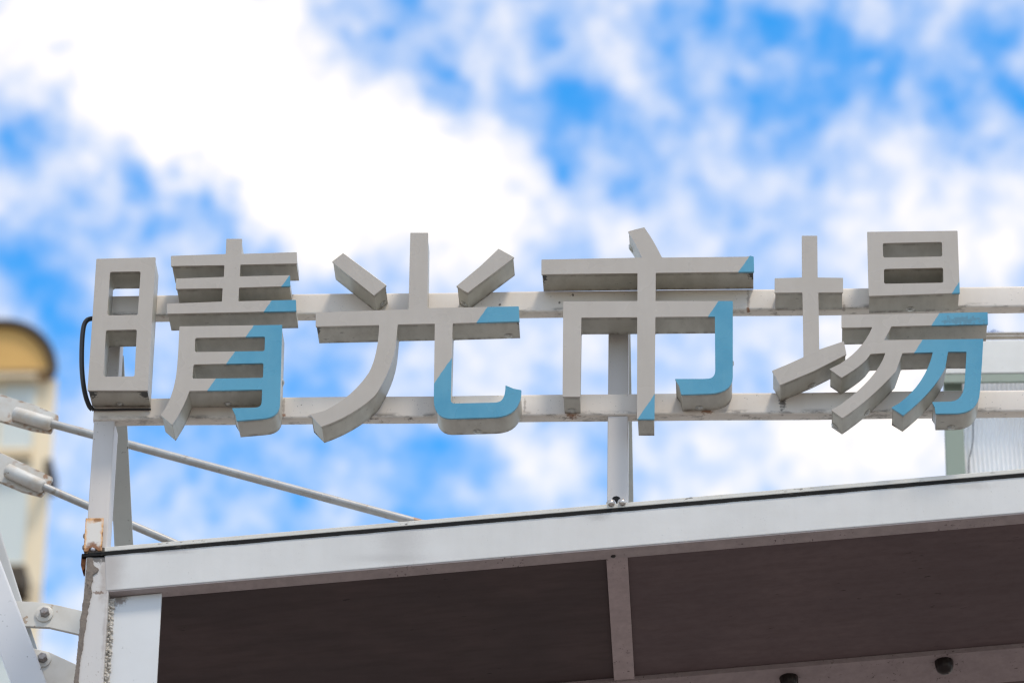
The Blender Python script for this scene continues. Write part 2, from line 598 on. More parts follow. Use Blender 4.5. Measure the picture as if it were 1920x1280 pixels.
FOAM.specks(70, 0.56, (0.10, 0.08, 0.065), 0.9, detail=4).specks(120, 0.60, (0.75, 0.72, 0.68), 0.9, offset=(4, 2, 2))
mb = MB()
zf = cv(U0, 0, 0).z - 0.01
xm = (colx1 + pnx0) / 2
for i in range(230):
    z = zf - 0.004 - i * 0.0024 + random.uniform(-.003, .003)
    s = random.uniform(0.003, 0.0065)
    c = Vector((xm + random.uniform(-.007, .009), YB + 0.028 + random.uniform(-.004, .006), z))
    ax = Vector((random.uniform(-1, 1), -1, random.uniform(-1, 1)))
    mb.lathe(c, ax, [(-s, s * .4), (-s * .4, s), (s * .5, s * .9), (s, s * .3)], 6)
mb.box((colx1 - 0.004, YB + 0.030, 0.0), (pnx0 + 0.004, YB + 0.06, zf))
fo = mb.build('foam_filler', FOAM, canopy)
fo['kind'] = 'stuff'
CLK = Mat('weathered sealant', (0.20, 0.165, 0.135), 0.9)
CLK.vary(60, 0.7, (0.12, 0.10, 0.085), (1, 1, 0.5)).specks(120, 0.62, (0.05, 0.04, 0.035), 0.8, (1, 1, 0.3))
CLK.bump(CLK.noise(120, 4), 0.8, 0.004)
left, right = [], []
rr_ = random.Random(3)
prof = [(1046, 164, 174), (1060, 163, 176), (1066, 162, 185), (1072, 161, 184), (1079, 161, 174), (1095, 160, 172), (1115, 157, 171), (1130, 155, 168),
        (1148, 153, 165), (1165, 150, 162), (1180, 149, 160), (1200, 147, 157), (1215, 146, 156), (1230, 144, 153), (1250, 142, 150), (1280, 138, 147), (1330, 134, 142)]
def lerp_prof(y, k):
    for q in range(len(prof) - 1):
        if prof[q][0] <= y <= prof[q + 1][0]:
            t_ = (y - prof[q][0]) / (prof[q + 1][0] - prof[q][0])
            return prof[q][k] * (1 - t_) + prof[q + 1][k] * t_
    return prof[-1][k]


yy = 1046.0
na = nb = 0.0
while yy < 1330:
    na = na * .6 + rr_.uniform(-1, 1) * .8
    nb = nb * .7 + rr_.uniform(-1, 1) * .9
    a, b = lerp_prof(yy, 1) + na, lerp_prof(yy, 2) + nb
    zz = at(160, yy, YB).z
    left.append((at(a, yy, YB).x, zz)); right.append((at(b, yy, YB).x, zz))
    yy += 2.5
ring = sorted(left, key=lambda p: p[1]) + sorted(right, key=lambda p: -p[1])
ring = ring[::-1] if area2(ring) < 0 else ring
MB().prism([ring], XZ(YB - 0.004), XZ(YB + 0.03)).build('sealant_smear', CLK, canopy, 0.0012, 1)
RUSTM = Mat('rusted steel', RUST, 0.85).vary(60, 0.8, RUST_D).specks(90, 0.60, (0.35, 0.16, 0.05), 0.7)
r0, r1 = at(153.5, 1041, YB + .02), at(160, 1072, YB + .02)
MB().prism([[(r0.x, r1.z + .02), (r0.x + .006, r1.z), (r1.x, r1.z + .012), (r1.x + .004, r0.z), (r0.x, r0.z)]], XZ(YB + .012), XZ(YB + .05)).build('rusty_end_plate', RUSTM, canopy)

# ------------------------------------------------------------------ sign frame
DL = 0.11                                            # depth of the characters
RU0, RU1 = at(1000, 545, DL).z, at(1000, 585, DL).z  # upper rail, front face
RL0, RL1 = at(1000, 738.5, DL).z, at(1000, 780, DL).z
RAILD = 0.045
xL, xR = at(175, 780, DL).x, at(1920, 560, DL).x + 0.45
frame = thing('sign_support', 'beige steel frame of two rails on posts holding the four characters', 'sign support', (at(190, 1020, DL).x, DL, at(190, 1025, DL).z))
RAILC = (0.70, 0.635, 0.555)


def rail_mat(name, z0, z1, rust, seed):
    m = Mat(name, RAILC, 0.4)
    m.vary(4, 0.4, (0.63, 0.57, 0.50)).vary(22, 0.2, (0.52, 0.46, 0.40), (1, 1, 0.3)).specks(150, 0.695, GRIME, 0.7)
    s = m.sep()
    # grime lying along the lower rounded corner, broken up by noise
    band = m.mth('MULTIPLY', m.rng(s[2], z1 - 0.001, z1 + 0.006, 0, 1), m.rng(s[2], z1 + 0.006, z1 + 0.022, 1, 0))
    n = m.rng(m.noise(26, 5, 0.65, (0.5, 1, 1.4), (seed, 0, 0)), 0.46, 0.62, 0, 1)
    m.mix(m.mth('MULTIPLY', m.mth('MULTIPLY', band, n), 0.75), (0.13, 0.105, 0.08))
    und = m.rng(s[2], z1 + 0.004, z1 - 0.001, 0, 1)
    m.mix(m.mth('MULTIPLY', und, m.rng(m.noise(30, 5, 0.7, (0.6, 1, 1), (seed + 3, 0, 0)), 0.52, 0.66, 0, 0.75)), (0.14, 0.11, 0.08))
    for (px, py, w, h, k) in rust:
        col = {'r': (0.24, 0.09, 0.025), 'd': GRIME, 'b': (0.22, 0.17, 0.13)}[k]
        c = at(px, py, DL)
        m.stain(c, (w / 600, 0.03, h / 540), col, 0.85 if k != 'b' else 0.6, 90, 1.1, 0.7)
    return m


RM1 = rail_mat('upper rail paint', RU0, RU1, [(1403, 560, 4, 30, 'b'), (937, 571, 4, 3, 'd'), (1049, 567, 3, 3, 'd'), (1074, 553, 3, 3, 'd'),
                                              (305, 596, 5, 6, 'r'), (1582, 576, 4, 12, 'b'), (1403, 580, 5, 5, 'r'), (596, 601, 22, 5, 'd')], 2)
RM2 = rail_mat('lower rail paint', RL0, RL1, [(1072, 779, 16, 7, 'r'), (1325, 771, 14, 6, 'r'), (532, 762, 3, 30, 'b'), (984, 762, 3, 18, 'b'), (532, 778, 5, 4, 'r'), (1467, 752, 9, 22, 'd'),
                                              (1060, 782, 30, 5, 'd'), (1245, 781, 20, 4, 'd'), (690, 785, 14, 5, 'd'), (770, 785, 10, 4, 'd')], 9)
for z0, z1, m in ((RU0, RU1, RM1), (RL0, RL1, RM2)):
    sec = fillet([(DL, z1), (DL + RAILD, z1), (DL + RAILD, z0), (DL, z0)], 0.010, 20, 5)
    mb = MB()
    cuts = [xL + (xR - xL) * i / 60 for i in range(61)]
    sag = lambda x: 0.0006 * math.sin(x * 5.1) + 0.0005 * math.sin(x * 11 + 1)
    b0 = len(mb.v); n = len(sec)
    for x in cuts:
        mb.v += [(x, p[0], p[1] + sag(x)) for p in sec]
    for i in range(60):
        for k in range(n):
            q = (k + 1) % n
            mb.f.append((i * n + k, i * n + q, (i + 1) * n + q, (i + 1) * n + k))
    mb.f.append(tuple(range(n))); mb.f.append(tuple(60 * n + k for k in range(n)))
    mb.build('rail', m, frame, smooth=40)

POSTM = Mat('post paint', (0.59, 0.55, 0.51), 0.42)
POSTM.vary(6, 0.5, (0.50, 0.46, 0.42), (1, 1, 0.3)).specks(120, 0.675, GRIME, 0.7)
BRACEM = Mat('brace paint', (0.50, 0.505, 0.465), 0.5)
BRACEM.vary(8, 0.5, (0.42, 0.43, 0.40)).specks(80, 0.68, GRIME, 0.75)
PD = 0.095
YP = DL + 0.006
posts = []
for (xa, ya, xb, yb, ybase) in ((175, 803, 214, 803, 1026), (1139, 830, 1177.5, 830, 945)):
    x0, x1 = at(xa, ya, YP).x, at(xb, yb, YP).x
    zb = at((xa + xb) / 2, ybase, YP).z
    gapz = [(zb, RL1 - 0.0005), (RL0 + 0.0005, RU1 - 0.0005)]
    mb = MB()
    # channel: front face and a right-hand return with a fold line, running behind the rails
    ring = fillet([(x0, YP), (x1, YP), (x1, YP + PD), (x0, YP + PD)], 0.004, 20, 3)
    mb.prism([ring], lambda p: (p[0], p[1] + (RAILD if False else 0), zb), lambda p: (p[0], p[1], RL1 + 0.001))
    mb.build('post', POSTM, frame, smooth=40)
    ring2 = fillet([(x0, DL + RAILD - .02), (x1, DL + RAILD - .02), (x1, YP + PD), (x0, YP + PD)], 0.004, 20, 3)
    MB().prism([ring2], lambda p: (p[0], p[1], RL0 - 0.03), lambda p: (p[0], p[1], RU1 + 0.02)).build('post', POSTM, frame, smooth=40)
    posts.append((x0, x1, zb))
for (x0, x1, zb), (tx, ty) in zip(posts, ((229, 665), (1183, 560))):
    zt = at(tx, ty, YP + PD).z
    y0 = YP + PD + 0.002
    deck = lambda y: cv((x0 - O.x) / U.x, 0, 0).z + BH + 0.012
    L = (zt - deck(0)) / 0.41 * 0.46
    w = 0.058
    xa, xb = x1 - w - 0.002, x1 + 0.001
    t = 0.012
    a, b = Vector((0, y0, zt)), Vector((0, y0 + L, deck(0)))
    mb = MB().hexa([(xa, b.y, b.z), (xb, b.y, b.z), (xb, b.y + t, b.z), (xa, b.y + t, b.z),
                    (xa, a.y, a.z), (xb, a.y, a.z), (xb, a.y + t, a.z), (xa, a.y + t, a.z)])
    mb.build('brace', BRACEM, frame, 0.002, 2)

# rusty bracket at the corner
BRK = Mat('rusty bracket paint', (0.66, 0.62, 0.56), 0.55)
b00, b11 = at(156.5, 1033, 0.092), at(195, 970.4, 0.092)
bx0, bx1, bz0, bz1 = b00.x, b11.x, b00.z, b11.z
s = BRK.sep()
ex = BRK.mth('DIVIDE', BRK.mth('ABSOLUTE', BRK.mth('SUBTRACT', s[0], (bx0 + bx1) / 2)), (bx1 - bx0) / 2)
ez = BRK.mth('DIVIDE', BRK.mth('ABSOLUTE', BRK.mth('SUBTRACT', s[2], (bz0 + bz1) / 2)), (bz1 - bz0) / 2)
edge = BRK.mth('ADD', BRK.mth('MAXIMUM', ex, ez), BRK.mth('MULTIPLY', BRK.mth('SUBTRACT', BRK.noise(55, 4, .6), 0.5), 0.75))
BRK.specks(120, 0.63, (0.25, 0.12, 0.05), 0.8)
BRK.mix(BRK.rng(edge, 0.66, 0.95, 0, 0.85), (0.70, 0.33, 0.07))
BRK.mix(BRK.rng(edge, 0.93, 1.06, 0, 0.95), (0.12, 0.04, 0.012))
BRK.stain(at(175, 1028, 0.092), (0.034, 0.05, 0.026), (0.22, 0.08, 0.02), 0.95, 70, 0.6, 0.6)
BRK.stain(at(182, 974, 0.092), (0.020, 0.05, 0.010), (0.28, 0.12, 0.03), 0.9, 80, 0.8, 0.6)
h0, h1 = at(165, 1032, .092).x, at(184, 1032, .092).x
hz = at(172, 1026, .092).z
plate = [(bx0, bz0), (h0, bz0), (h0 + .004, hz - .002), (h0 + .011, hz), (h1 - .010, hz - .003), (h1, bz0 + .002), (bx1, bz0 + .003), (bx1 - .001, bz1), (bx0, bz1)]
# lean with the upright
brk = MB().prism([plate], XZ(0.092), XZ(0.0975)).box((bx0, 0.0978, bz0 + .002), (bx0 + .005, 0.19, bz1)).build('corner_bracket', BRK, frame, 0.001, 2)
SCRAP = Mat('weathered bolt', (0.32, 0.30, 0.29), 0.5, 0.6).vary(80, 0.7, (0.16, 0.11, 0.08))
for py in (1004.5, 1026):
    c = at(155.5, py, 0.13)
    c.x = bx0 + 0.001
    MB().lathe(c, (-1, 0, 0), [(0, .0125), (.004, .0125), (.005, .009), (.008, .0085), (.011, .005)], 10).build('bolt', SCRAP, brk)
c = at(175, 1029, 0.099)
MB().lathe(c, (0.1, -1, 0.1), [(0, .010), (.004, .009), (.007, .005)], 9).build('bolt', Mat('bright nut', (0.55, 0.54, 0.56), 0.35, 0.7).vary(90, .8, (.2, .17, .16)), frame)
HOLE = Mat('open tube end', (0.006, 0.006, 0.006), 0.9)
NUT = Mat('cap nut', (0.62, 0.58, 0.53), 0.25, 0.65).vary(110, 0.8, (0.20, 0.13, 0.09))
c = at(1155.5, 937, YP)
MB().lathe(c + Vector((0, .004, 0)), (0, -1, 0), [(0, .014), (.0046, .014), (.0055, .0125)], 18).build('cable_hole', HOLE, frame)
for px, py in ((1145.5, 944.5), (1166.5, 943)):
    c = at(px, py - 3, 0.092)
    MB().lathe(c + Vector((0, .012, 0)), (0.1, -1, -0.2), [(0, .0155), (.006, .0155), (.007, .011), (.014, .0105), (.019, .007), (.020, .001)], 12).build('cap_nut', NUT, frame, smooth=50)
MB().lathe(at(1158, 946, .1) + Vector((0, .01, 0)), (0, -1, -.1), [(0, .009), (.006, .006), (.008, .002)], 8).build('rust_lump', RUSTM, frame)

# ------------------------------------------------------------------ the four characters
CROPS = {1: (140, 430, 3.1217), 2: (560, 420, 3.0478), 3: (1000, 410, 2.976), 4: (1430, 410, 2.9776)}


def tr(c, pts):
    ox, oy, s = CROPS[c]
    out = []
    for x, y in pts:
        p = at(ox + x / s, oy + y / s, 0.0)
        out.append((p.x, p.z))
    return out


def arc(a, b, c, n=5):
    """quadratic through control b, without the end points"""
    return [((1 - t) ** 2 * a[0] + 2 * t * (1 - t) * b[0] + t * t * c[0], (1 - t) ** 2 * a[1] + 2 * t * (1 - t) * b[1] + t * t * c[1]) for t in [i / n for i in range(n + 1)]]


CHARS = {}
CHARS['sun_rise'] = (1, [
    ([(127, 172), (474, 163), (428, 942), (75, 942)], [[(207, 249), (386, 246), (369, 500), (191, 503)], [(183, 590), (364, 586), (350, 859), (166, 861)]]),
    ([(888, 55), (980, 55), (977, 143), (1300, 133), (1302, 200), (970, 207), (966, 275), (1260, 268), (1262, 332), (962, 341), (958, 420), (1295, 412), (1297, 478),
      (540, 494), (540, 435), (862, 422), (866, 344), (592, 349), (593, 288), (873, 278), (876, 210), (564, 215), (563, 155), (884, 144)], []),
    ([(613, 567), (1215, 558), (1202, 1010)] + arc((1200, 1035), (1190, 1100), (1100, 1107), 6) + [(948, 1120), (940, 1085), (920, 1045), (1050, 1042)] +
     arc((1062, 1041), (1093, 1038), (1094, 1008), 5) + [(1097, 937), (672, 945)] + arc((664, 966), (630, 1060), (570, 1142), 6) + [(503, 1085)] +
     arc((515, 1070), (585, 970), (600, 800), 7) + [(607, 700)],
     [[(705, 635), (1114, 627), (1111, 711), (702, 717)], [(695, 790), (1105, 782), (1102, 868), (688, 873)]])],
    [(224, 762), (427, 760), (531, 717)])
CHARS['light'] = (2, [
    ([(255, 165), (503, 350), (430, 408), (190, 215)], []),
    ([(1143, 140), (1233, 190), (965, 393), (900, 355), (1040, 238)], []),
    ([(638, 50), (740, 50), (738, 300), (735, 480), (1258, 470), (1262, 555), (880, 567), (875, 770), (869, 1000)] + [(872, 1016), (885, 1024), (1120, 1019)] +
     arc((1135, 1017), (1182, 1012), (1182, 920), 6) + [(1230, 940), (1273, 948)] + arc((1271, 985), (1250, 1098), (1120, 1103), 7) + [(880, 1110)] +
     arc((862, 1110), (775, 1105), (772, 1005), 7) + [(775, 780), (778, 569), (566, 573)] +
     arc((558, 660), (548, 800), (450, 960), 7) + arc((430, 985), (310, 1095), (130, 1157), 6) + [(65, 1087)] + arc((150, 1065), (310, 985), (400, 850), 6) +
     arc((415, 820), (455, 725), (460, 577), 5) + [(97, 585), (97, 505), (628, 487), (632, 300)], [])],
    [(721, 573), (867, 573), (954, 630), (895, 811)])
CHARS['city'] = (3, [
    ([(528, 72), (570, 60), (620, 48)] + arc((628, 62), (665, 110), (718, 217), 4) + [(1190, 212), (1212, 207), (1230, 212), (1232, 296), (683, 302), (682, 459), (1113, 459), (1113, 860)] +
     arc((1113, 880), (1112, 968), (985, 975), 7) + [(825, 980), (814, 932), (790, 893), (950, 893)] + arc((965, 892), (1015, 893), (1015, 845), 6) +
     [(1013, 545), (681, 548), (676, 1117), (578, 1117), (580, 549), (268, 551), (262, 992), (163, 992), (167, 462), (581, 459), (581, 304), (45, 310), (45, 228), (606, 217)] +
     arc((590, 180), (560, 120), (528, 72), 3)[:-1], [])],
    [(1185, 465), (1072, 772), (1311, 767), (1376, 681)])
CHARS['place'] = (4, [
    ([(218, 95), (305, 95), (307, 328), (449, 330), (449, 411), (311, 412), (316, 729), (453, 683), (468, 757), (280, 852), (97, 928), (52, 848), (140, 812), (228, 772), (222, 412), (66, 413), (67, 332), (219, 328)], []),
    ([(583, 73), (1088, 67), (1101, 415), (592, 432)], [[(670, 137), (1001, 130), (1003, 211), (673, 217)], [(677, 281), (1007, 274), (1009, 357), (678, 363)]]),
    ([(440, 537), (1256, 521), (1258, 588), (718, 601), (705, 630), (676, 677), (1232, 670), (1225, 800)] + arc((1213, 965), (1205, 1082), (1080, 1086), 8) + [(965, 1087), (960, 1050), (945, 1022), (1030, 1020)] +
     arc((1050, 1019), (1122, 1015), (1128, 910), 6) + [(1138, 742), (1035, 742)] + arc((1020, 830), (960, 960), (785, 1097), 8) + [(718, 1053)] + arc((760, 1030), (910, 920), (950, 745), 8) +
     [(780, 750)] + arc((745, 850), (600, 1010), (445, 1112), 8) + [(380, 1065)] + arc((430, 1040), (640, 890), (685, 750), 8) + [(602, 755)] + arc((580, 785), (530, 835), (440, 887), 5) + [(372, 838)] +
     arc((430, 810), (560, 730), (612, 605), 7) + [(440, 608)], [])],
    [(1707, 581), (1520, 719), (1626, 772), (1568, 796), (1784, 806), (1840, 709)])
LABELS = {'sun_rise': ('white box character 晴 with blue lower right corner, leftmost on the sign', ((540, 520), (390, 730))),
          'light': ('white box character 光 with two slanted top strokes and blue hook, second from the left', ((907, 585), (828, 698))),
          'city': ('white box character 市 with blue right hook and tilted dot on top', ((1395, 495), (1210, 764))),
          'place': ('white box character 場 with three slanted strokes, rightmost on the sign', ((1791, 540), (1718, 655)))}
SCREW = Mat('screw head', (0.46, 0.45, 0.41), 0.35, 0.6).vary(120, 0.6, (0.12, 0.10, 0.08))
CHIPS = {'sun_rise': [(172, 736, 10, 4), (272, 736, 12, 6), (280, 752, 5, 14)], 'light': [(742, 681, 5, 6), (596, 616, 5, 5), (725, 545, 4, 6), (861, 556, 3, 6), (972, 612, 3, 8)], 'city': [(1021, 517, 5, 6), (1410, 516, 9, 6)], 'place': [(1632, 566, 4, 4)]}
for key, (crop, pieces, screws) in CHARS.items():
    label, (la, lb) = LABELS[key]
    base = at(*[(170, 765), (592, 800), (1060, 790), (1450, 800)][crop - 1], DL)
    t = thing('sign_character', label, 'sign character', (base.x, 0, base.z), 'characters of the sign')
    FACE = Mat('acrylic face ' + key, (0.415, 0.372, 0.318), 0.28)
    FACE.vary(4, 0.5, (0.40, 0.355, 0.295), (1, 1, 1.5)).vary(6, 0.3, (0.49, 0.445, 0.385), offset=(9, 2, 4)).specks(170, 0.735, (0.2, 0.18, 0.15), 0.4).vary(30, 0.16, (0.34, 0.30, 0.245), (1, 1, 0.12), (2, 8, 5))
    FACE.L.new(FACE.rng(FACE.noise(6, 3, .5), .3, .7, .24, .34), FACE.bsdf.inputs['Roughness'])
    FACE.bump(FACE.noise(6, 1), 0.06, 0.01)
    a, b = at(*la, 0), at(*lb, 0)
    d = (b - a).normalized(); nrm = Vector((-d.z, 0, d.x))
    if nrm.x < 0: nrm = -nrm
    s = FACE.sep()
    jit = FACE.mth('MULTIPLY', FACE.mth('SUBTRACT', FACE.noise(40, 3, .6), 0.5), 0.006)
    lv = FACE.mth('ADD', jit, FACE.mth('ADD', FACE.mth('MULTIPLY', s[0], nrm.x), FACE.mth('MULTIPLY', s[2], nrm.z)))
    FACE.mix(FACE.rng(FACE.mth('SUBTRACT', lv, a.dot(nrm)), -0.0016, 0.0016), (0.085, 0.29, 0.405))
    blue = FACE.rng(FACE.mth('SUBTRACT', lv, a.dot(nrm)), -0.0016, 0.0016)
    FACE.mix(FACE.mth('MULTIPLY', blue, FACE.rng(FACE.noise(5, 4, .6, (1, 1, .8), (1, 5, 1)), .42, .68, 0, .75)), (0.045, 0.235, 0.36))
    FACE.mix(FACE.mth('MULTIPLY', blue, FACE.rng(FACE.noise(60, 3, .6, (1, 1, .15), (3, 5, 1)), .5, .75, 0, .1)), (0.17, 0.36, 0.43))
    FACE.mix(FACE.mth('MULTIPLY', blue, FACE.rng(FACE.noise(150, 3, .6, (1, 1, 1), (3, 5, 1)), .66, .72, 0, .6)), (0.06, 0.13, 0.17))
    if key == 'place':
        FACE.stain(at(1805, 601, 0), (0.075, .1, .018), (0.08, 0.16, 0.20), 0.6, 90, 1.6, 0.6)
    CASE = Mat('casing paint ' + key, (0.47, 0.455, 0.395), 0.4)
    CASE.vary(6, 0.75, (0.44, 0.41, 0.34)).vary(26, 0.45, (0.28, 0.25, 0.20), (1, 0.4, 1)).specks(55, 0.69, (0.10, 0.09, 0.075), 0.6, (0.6, 1, 1.5)).specks(140, 0.70, GRIME, 0.6)
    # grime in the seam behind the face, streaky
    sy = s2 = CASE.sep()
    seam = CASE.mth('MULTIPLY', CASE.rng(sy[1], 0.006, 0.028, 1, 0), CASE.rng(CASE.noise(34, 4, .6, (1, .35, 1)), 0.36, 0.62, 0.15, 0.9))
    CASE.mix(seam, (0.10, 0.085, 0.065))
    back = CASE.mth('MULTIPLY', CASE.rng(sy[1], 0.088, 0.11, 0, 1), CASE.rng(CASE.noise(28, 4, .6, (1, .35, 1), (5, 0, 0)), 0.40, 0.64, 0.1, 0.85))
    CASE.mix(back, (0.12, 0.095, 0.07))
    for (px, py, w, h) in CHIPS[key]:
        CASE.stain(at(px, py, 0.02), (w / 600, 0.035, h / 500), BLACK, 0.95, 110, 1.2, 0.3)
    edges = []
    for outer, holes in pieces:
        o2 = tr(crop, outer)
        if area2(o2) < 0: o2 = o2[::-1]
        h2 = []
        for h in holes:
            q = tr(crop, h)
            if area2(q) > 0: q = q[::-1]
            h2.append(fillet(q, 0.006, 35, 3))
        o2 = fillet(o2, 0.0022, 35, 2)
        rings = [o2] + h2
        inner = [offset(r, 0.0028) for r in rings]
        case = MB().prism(inner, XZ(0.006), XZ(DL - 0.0005)).build('casing', CASE, t, smooth=32)
        MB().prism(rings, XZ(0.0), XZ(0.0075)).build('face', FACE, case, 0.0026, 2)
        for r in inner:
            for i in range(len(r)):
                edges.append((Vector(r[i - 1]), Vector(r[i]), case))
    for px, py in screws:
        yd = DL - 0.018
        p = at(px, py, yd); q = Vector((p.x, p.z))
        best = None
        for e0, e1, cs in edges:
            e = e1 - e0
            if e.length < 1e-6: continue
            k = max(0, min(1, (q - e0).dot(e) / e.length_squared))
            c = e0 + e * k
            dd = (c - q).length
            if best is None or dd < best[0]:
                best = (dd, c, Vector((e.y, -e.x)).normalized(), cs)
        _, c, nn, cs = best
        MB().lathe((c.x, yd, c.y), (nn.x, 0, nn.y), [(-.002, .0135), (.0014, .0135), (.0022, .0095), (.0045, .0065), (.0055, .003)], 14).build('screw', SCREW, cs, smooth=40)

# ------------------------------------------------------------------ power cable of the first character
CABLE = Mat('black cable jacket', (0.012, 0.012, 0.014), 0.38)
pts = [at(176, 597, .06), at(170, 597.5, .055), at(163, 600.5, .05), at(157.5, 610, .05), at(154.5, 630, .05), at(153.2, 660, .055), at(153.5, 690, .06), at(156, 718, .07), at(160.5, 742, .085),
       at(167, 760, .098), at(173, 767.5, .104)]
cb = thing('power_cable', 'black cable looping along the left edge of the leftmost character', 'cable', tuple(pts[-1]))
MB().tube(smooth_path(pts, 6), 0.0078, 14).build('cable', CABLE, cb, smooth=60)
MB().tube(smooth_path([at(173, 767.5, .104), at(200, 768, .1045), at(240, 767, .1045), at(283, 767, .1045)], 4), [0.006] + [0.0035] * 12, 8).build('thin_lead', CABLE, cb, smooth=60)

# ------------------------------------------------------------------ tie rods behind
RODM = Mat('galvanised rod', (0.42, 0.415, 0.395), 0.36, 0.35)
RODM.vary(14, 0.7, (0.29, 0.27, 0.235)).specks(26, 0.58, (0.30, 0.15, 0.06), 0.8).specks(50, 0.66, (0.25, 0.22, 0.18), 0.8)
PLM = Mat('weathered plate paint', (0.60, 0.59, 0.55), 0.5)
PLM.vary(10, 0.6, (0.48, 0.45, 0.40)).vary(14, 0.55, (0.45, 0.30, 0.14), offset=(2, 2, 2)).specks(30, 0.60, (0.33, 0.15, 0.05), 0.85).specks(70, 0.67, (0.20, 0.12, 0.06), 0.8)
YR = 1.3


def rod(label, plate_px, s0, s1, r0, r1, rpx):
    t = thing('tie_rod', label, 'tie rod', tuple(at(*r1, YR)), 'tie rods left of the sign')
    ring = [(p.x, p.z) for p in (at(x, y, YR + .02) for x, y in plate_px)]
    ring = ring[::-1] if area2(ring) < 0 else ring
    pm = Mat('rust edged plate paint', (0.56, 0.55, 0.51), 0.5)
    pm.vary(10, 0.6, (0.45, 0.42, 0.37)).vary(16, 0.4, (0.42, 0.30, 0.16), offset=(2, 2, 2)).specks(40, 0.60, (0.28, 0.13, 0.05), 0.8)
    rs = random.Random(len(label))
    for (x0, y0), (x1, y1) in zip(plate_px, plate_px[1:] + plate_px[:1]):
        if min(x0, x1) < -5: continue
        for k in range(2):
            f = rs.random()
            pm.stain(at(x0 + (x1 - x0) * f, y0 + (y1 - y0) * f, YR + .02), (rs.uniform(.010, .028), .05, rs.uniform(.005, .010)), (0.26, 0.13, 0.05), 0.75, 70, 0.7, 0.95)
    pl = MB().prism([fillet(ring, .006, 25, 2)], XZ(YR + .018), XZ(YR + .034)).build('end_plate', pm, t, 0.002, 2)
    a, b = at(*s0, YR), at(*s1, YR)
    MB().tube([a, a + (b - a) * .04, b - (b - a) * .04, b], [.016, .024, .024, .018], 16).build('weld_sleeve', PLM, t, smooth=60)
    A, B = at(*r0, YR), at(*r1, YR)
    d = B - A
    # on down to the canopy roof
    k = 1.0
    while k < 12:
        p = A + d * k
        if p.z < cv((p.x - O.x) / U.x, 0, 0).z + BH + .012: break
        k += .01
    MB().tube([A, A + d * .5, B, A + d * k], rpx / 2 / 565, 16).build('rod', RODM, t, smooth=60)


rod('upper galvanised tie rod with welded end plate, running down behind the sign post',
    [(-75, 717), (0, 738.6), (26, 747.5), (65, 759), (109.7, 778), (108.7, 788), (98.5, 803.6), (95.5, 810.7), (61, 805.6), (0, 788.4), (-75, 769)], (25, 774), (97, 795), (60, 784), (777.5, 977.7), 16.5)
rod('lower short galvanised tie rod with rusty end plate, ending behind the canopy corner',
    [(-75, 814), (0, 848), (67, 879), (99.5, 895), (94.5, 905), (85.3, 920), (77, 929.5), (40.6, 920), (0, 903), (-75, 874)], (11, 880), (82, 913), (40, 894), (318, 1014), 15.5)

# ------------------------------------------------------------------ lattice mast, lower left
MASTW = Mat('mast white paint', (0.66, 0.66, 0.665), 0.4)
MASTW.vary(6, 0.4, (0.62, 0.62, 0.62)).specks(60, 0.69, GRIME, 0.5).specks(25, 0.70, (0.40, 0.26, 0.12), 0.7)
MASTG = Mat('mast grey paint', (0.52, 0.53, 0.52), 0.5).vary(8, 0.6, (0.40, 0.40, 0.39), (1, 1, .4))
LINKM = Mat('link plate paint', (0.62, 0.60, 0.55), 0.5).vary(12, 0.6, (0.50, 0.47, 0.41)).specks(40, 0.67, (0.33, 0.2, 0.1), 0.7)
mast = thing('lattice_mast', 'white slanted steel mast leg with bolted link plates at lower left', 'mast', tuple(at(110, 1330, 0.7)))


def slab(px, Y, th, name, mat, parent, bev=0.004):
    ring = [(p.x, p.z) for p in (at(x, y, Y) for x, y in px)]
    ring = ring[::-1] if area2(ring) < 0 else ring
    return MB().prism([ring], XZ(Y), XZ(Y + th)).build(name, mat, parent, bev, 3)


slab([(-120, 741), (0, 1048), (88, 1280), (240, 1676), (176, 1676), (22, 1280), (-48, 1094), (-180, 750)], 0.62, 0.10, 'leg', MASTW, mast, 0.006)
slab([(-72, 760), (4, 1006), (35, 1105), (68, 1210), (150, 1470), (110, 1470), (10, 1180), (-30, 1060), (-110, 790)], 0.80, 0.07, 'leg', MASTG, mast, 0.005)
for px, bc in (([(20, 1126), (60, 1127), (96, 1131), (153, 1144), (230, 1162), (225, 1206), (144, 1187), (92, 1175), (46, 1173), (24, 1171)], (83, 1151)),
               ([(40, 1207), (66, 1215), (92, 1221), (140, 1243), (220, 1280), (205, 1330), (130, 1296), (87, 1282), (50, 1272)], (79, 1236))):
    lk = slab(px, 0.76, 0.014, 'link_plate', LINKM, mast, 0.003)
    c = at(*bc, 0.76)
    MB().lathe(c + Vector((0, .002, 0)), (0, -1, 0), [(0, .029), (.008, .029), (.010, .026)], 20).build('boss', LINKM, lk, smooth=40)
    MB().lathe(c + Vector((.003, -.006, 0)), (0, -1, 0), [(0, .017), (.016, .016), (.022, .011)], 6).build('bolt', SCRAP, lk)

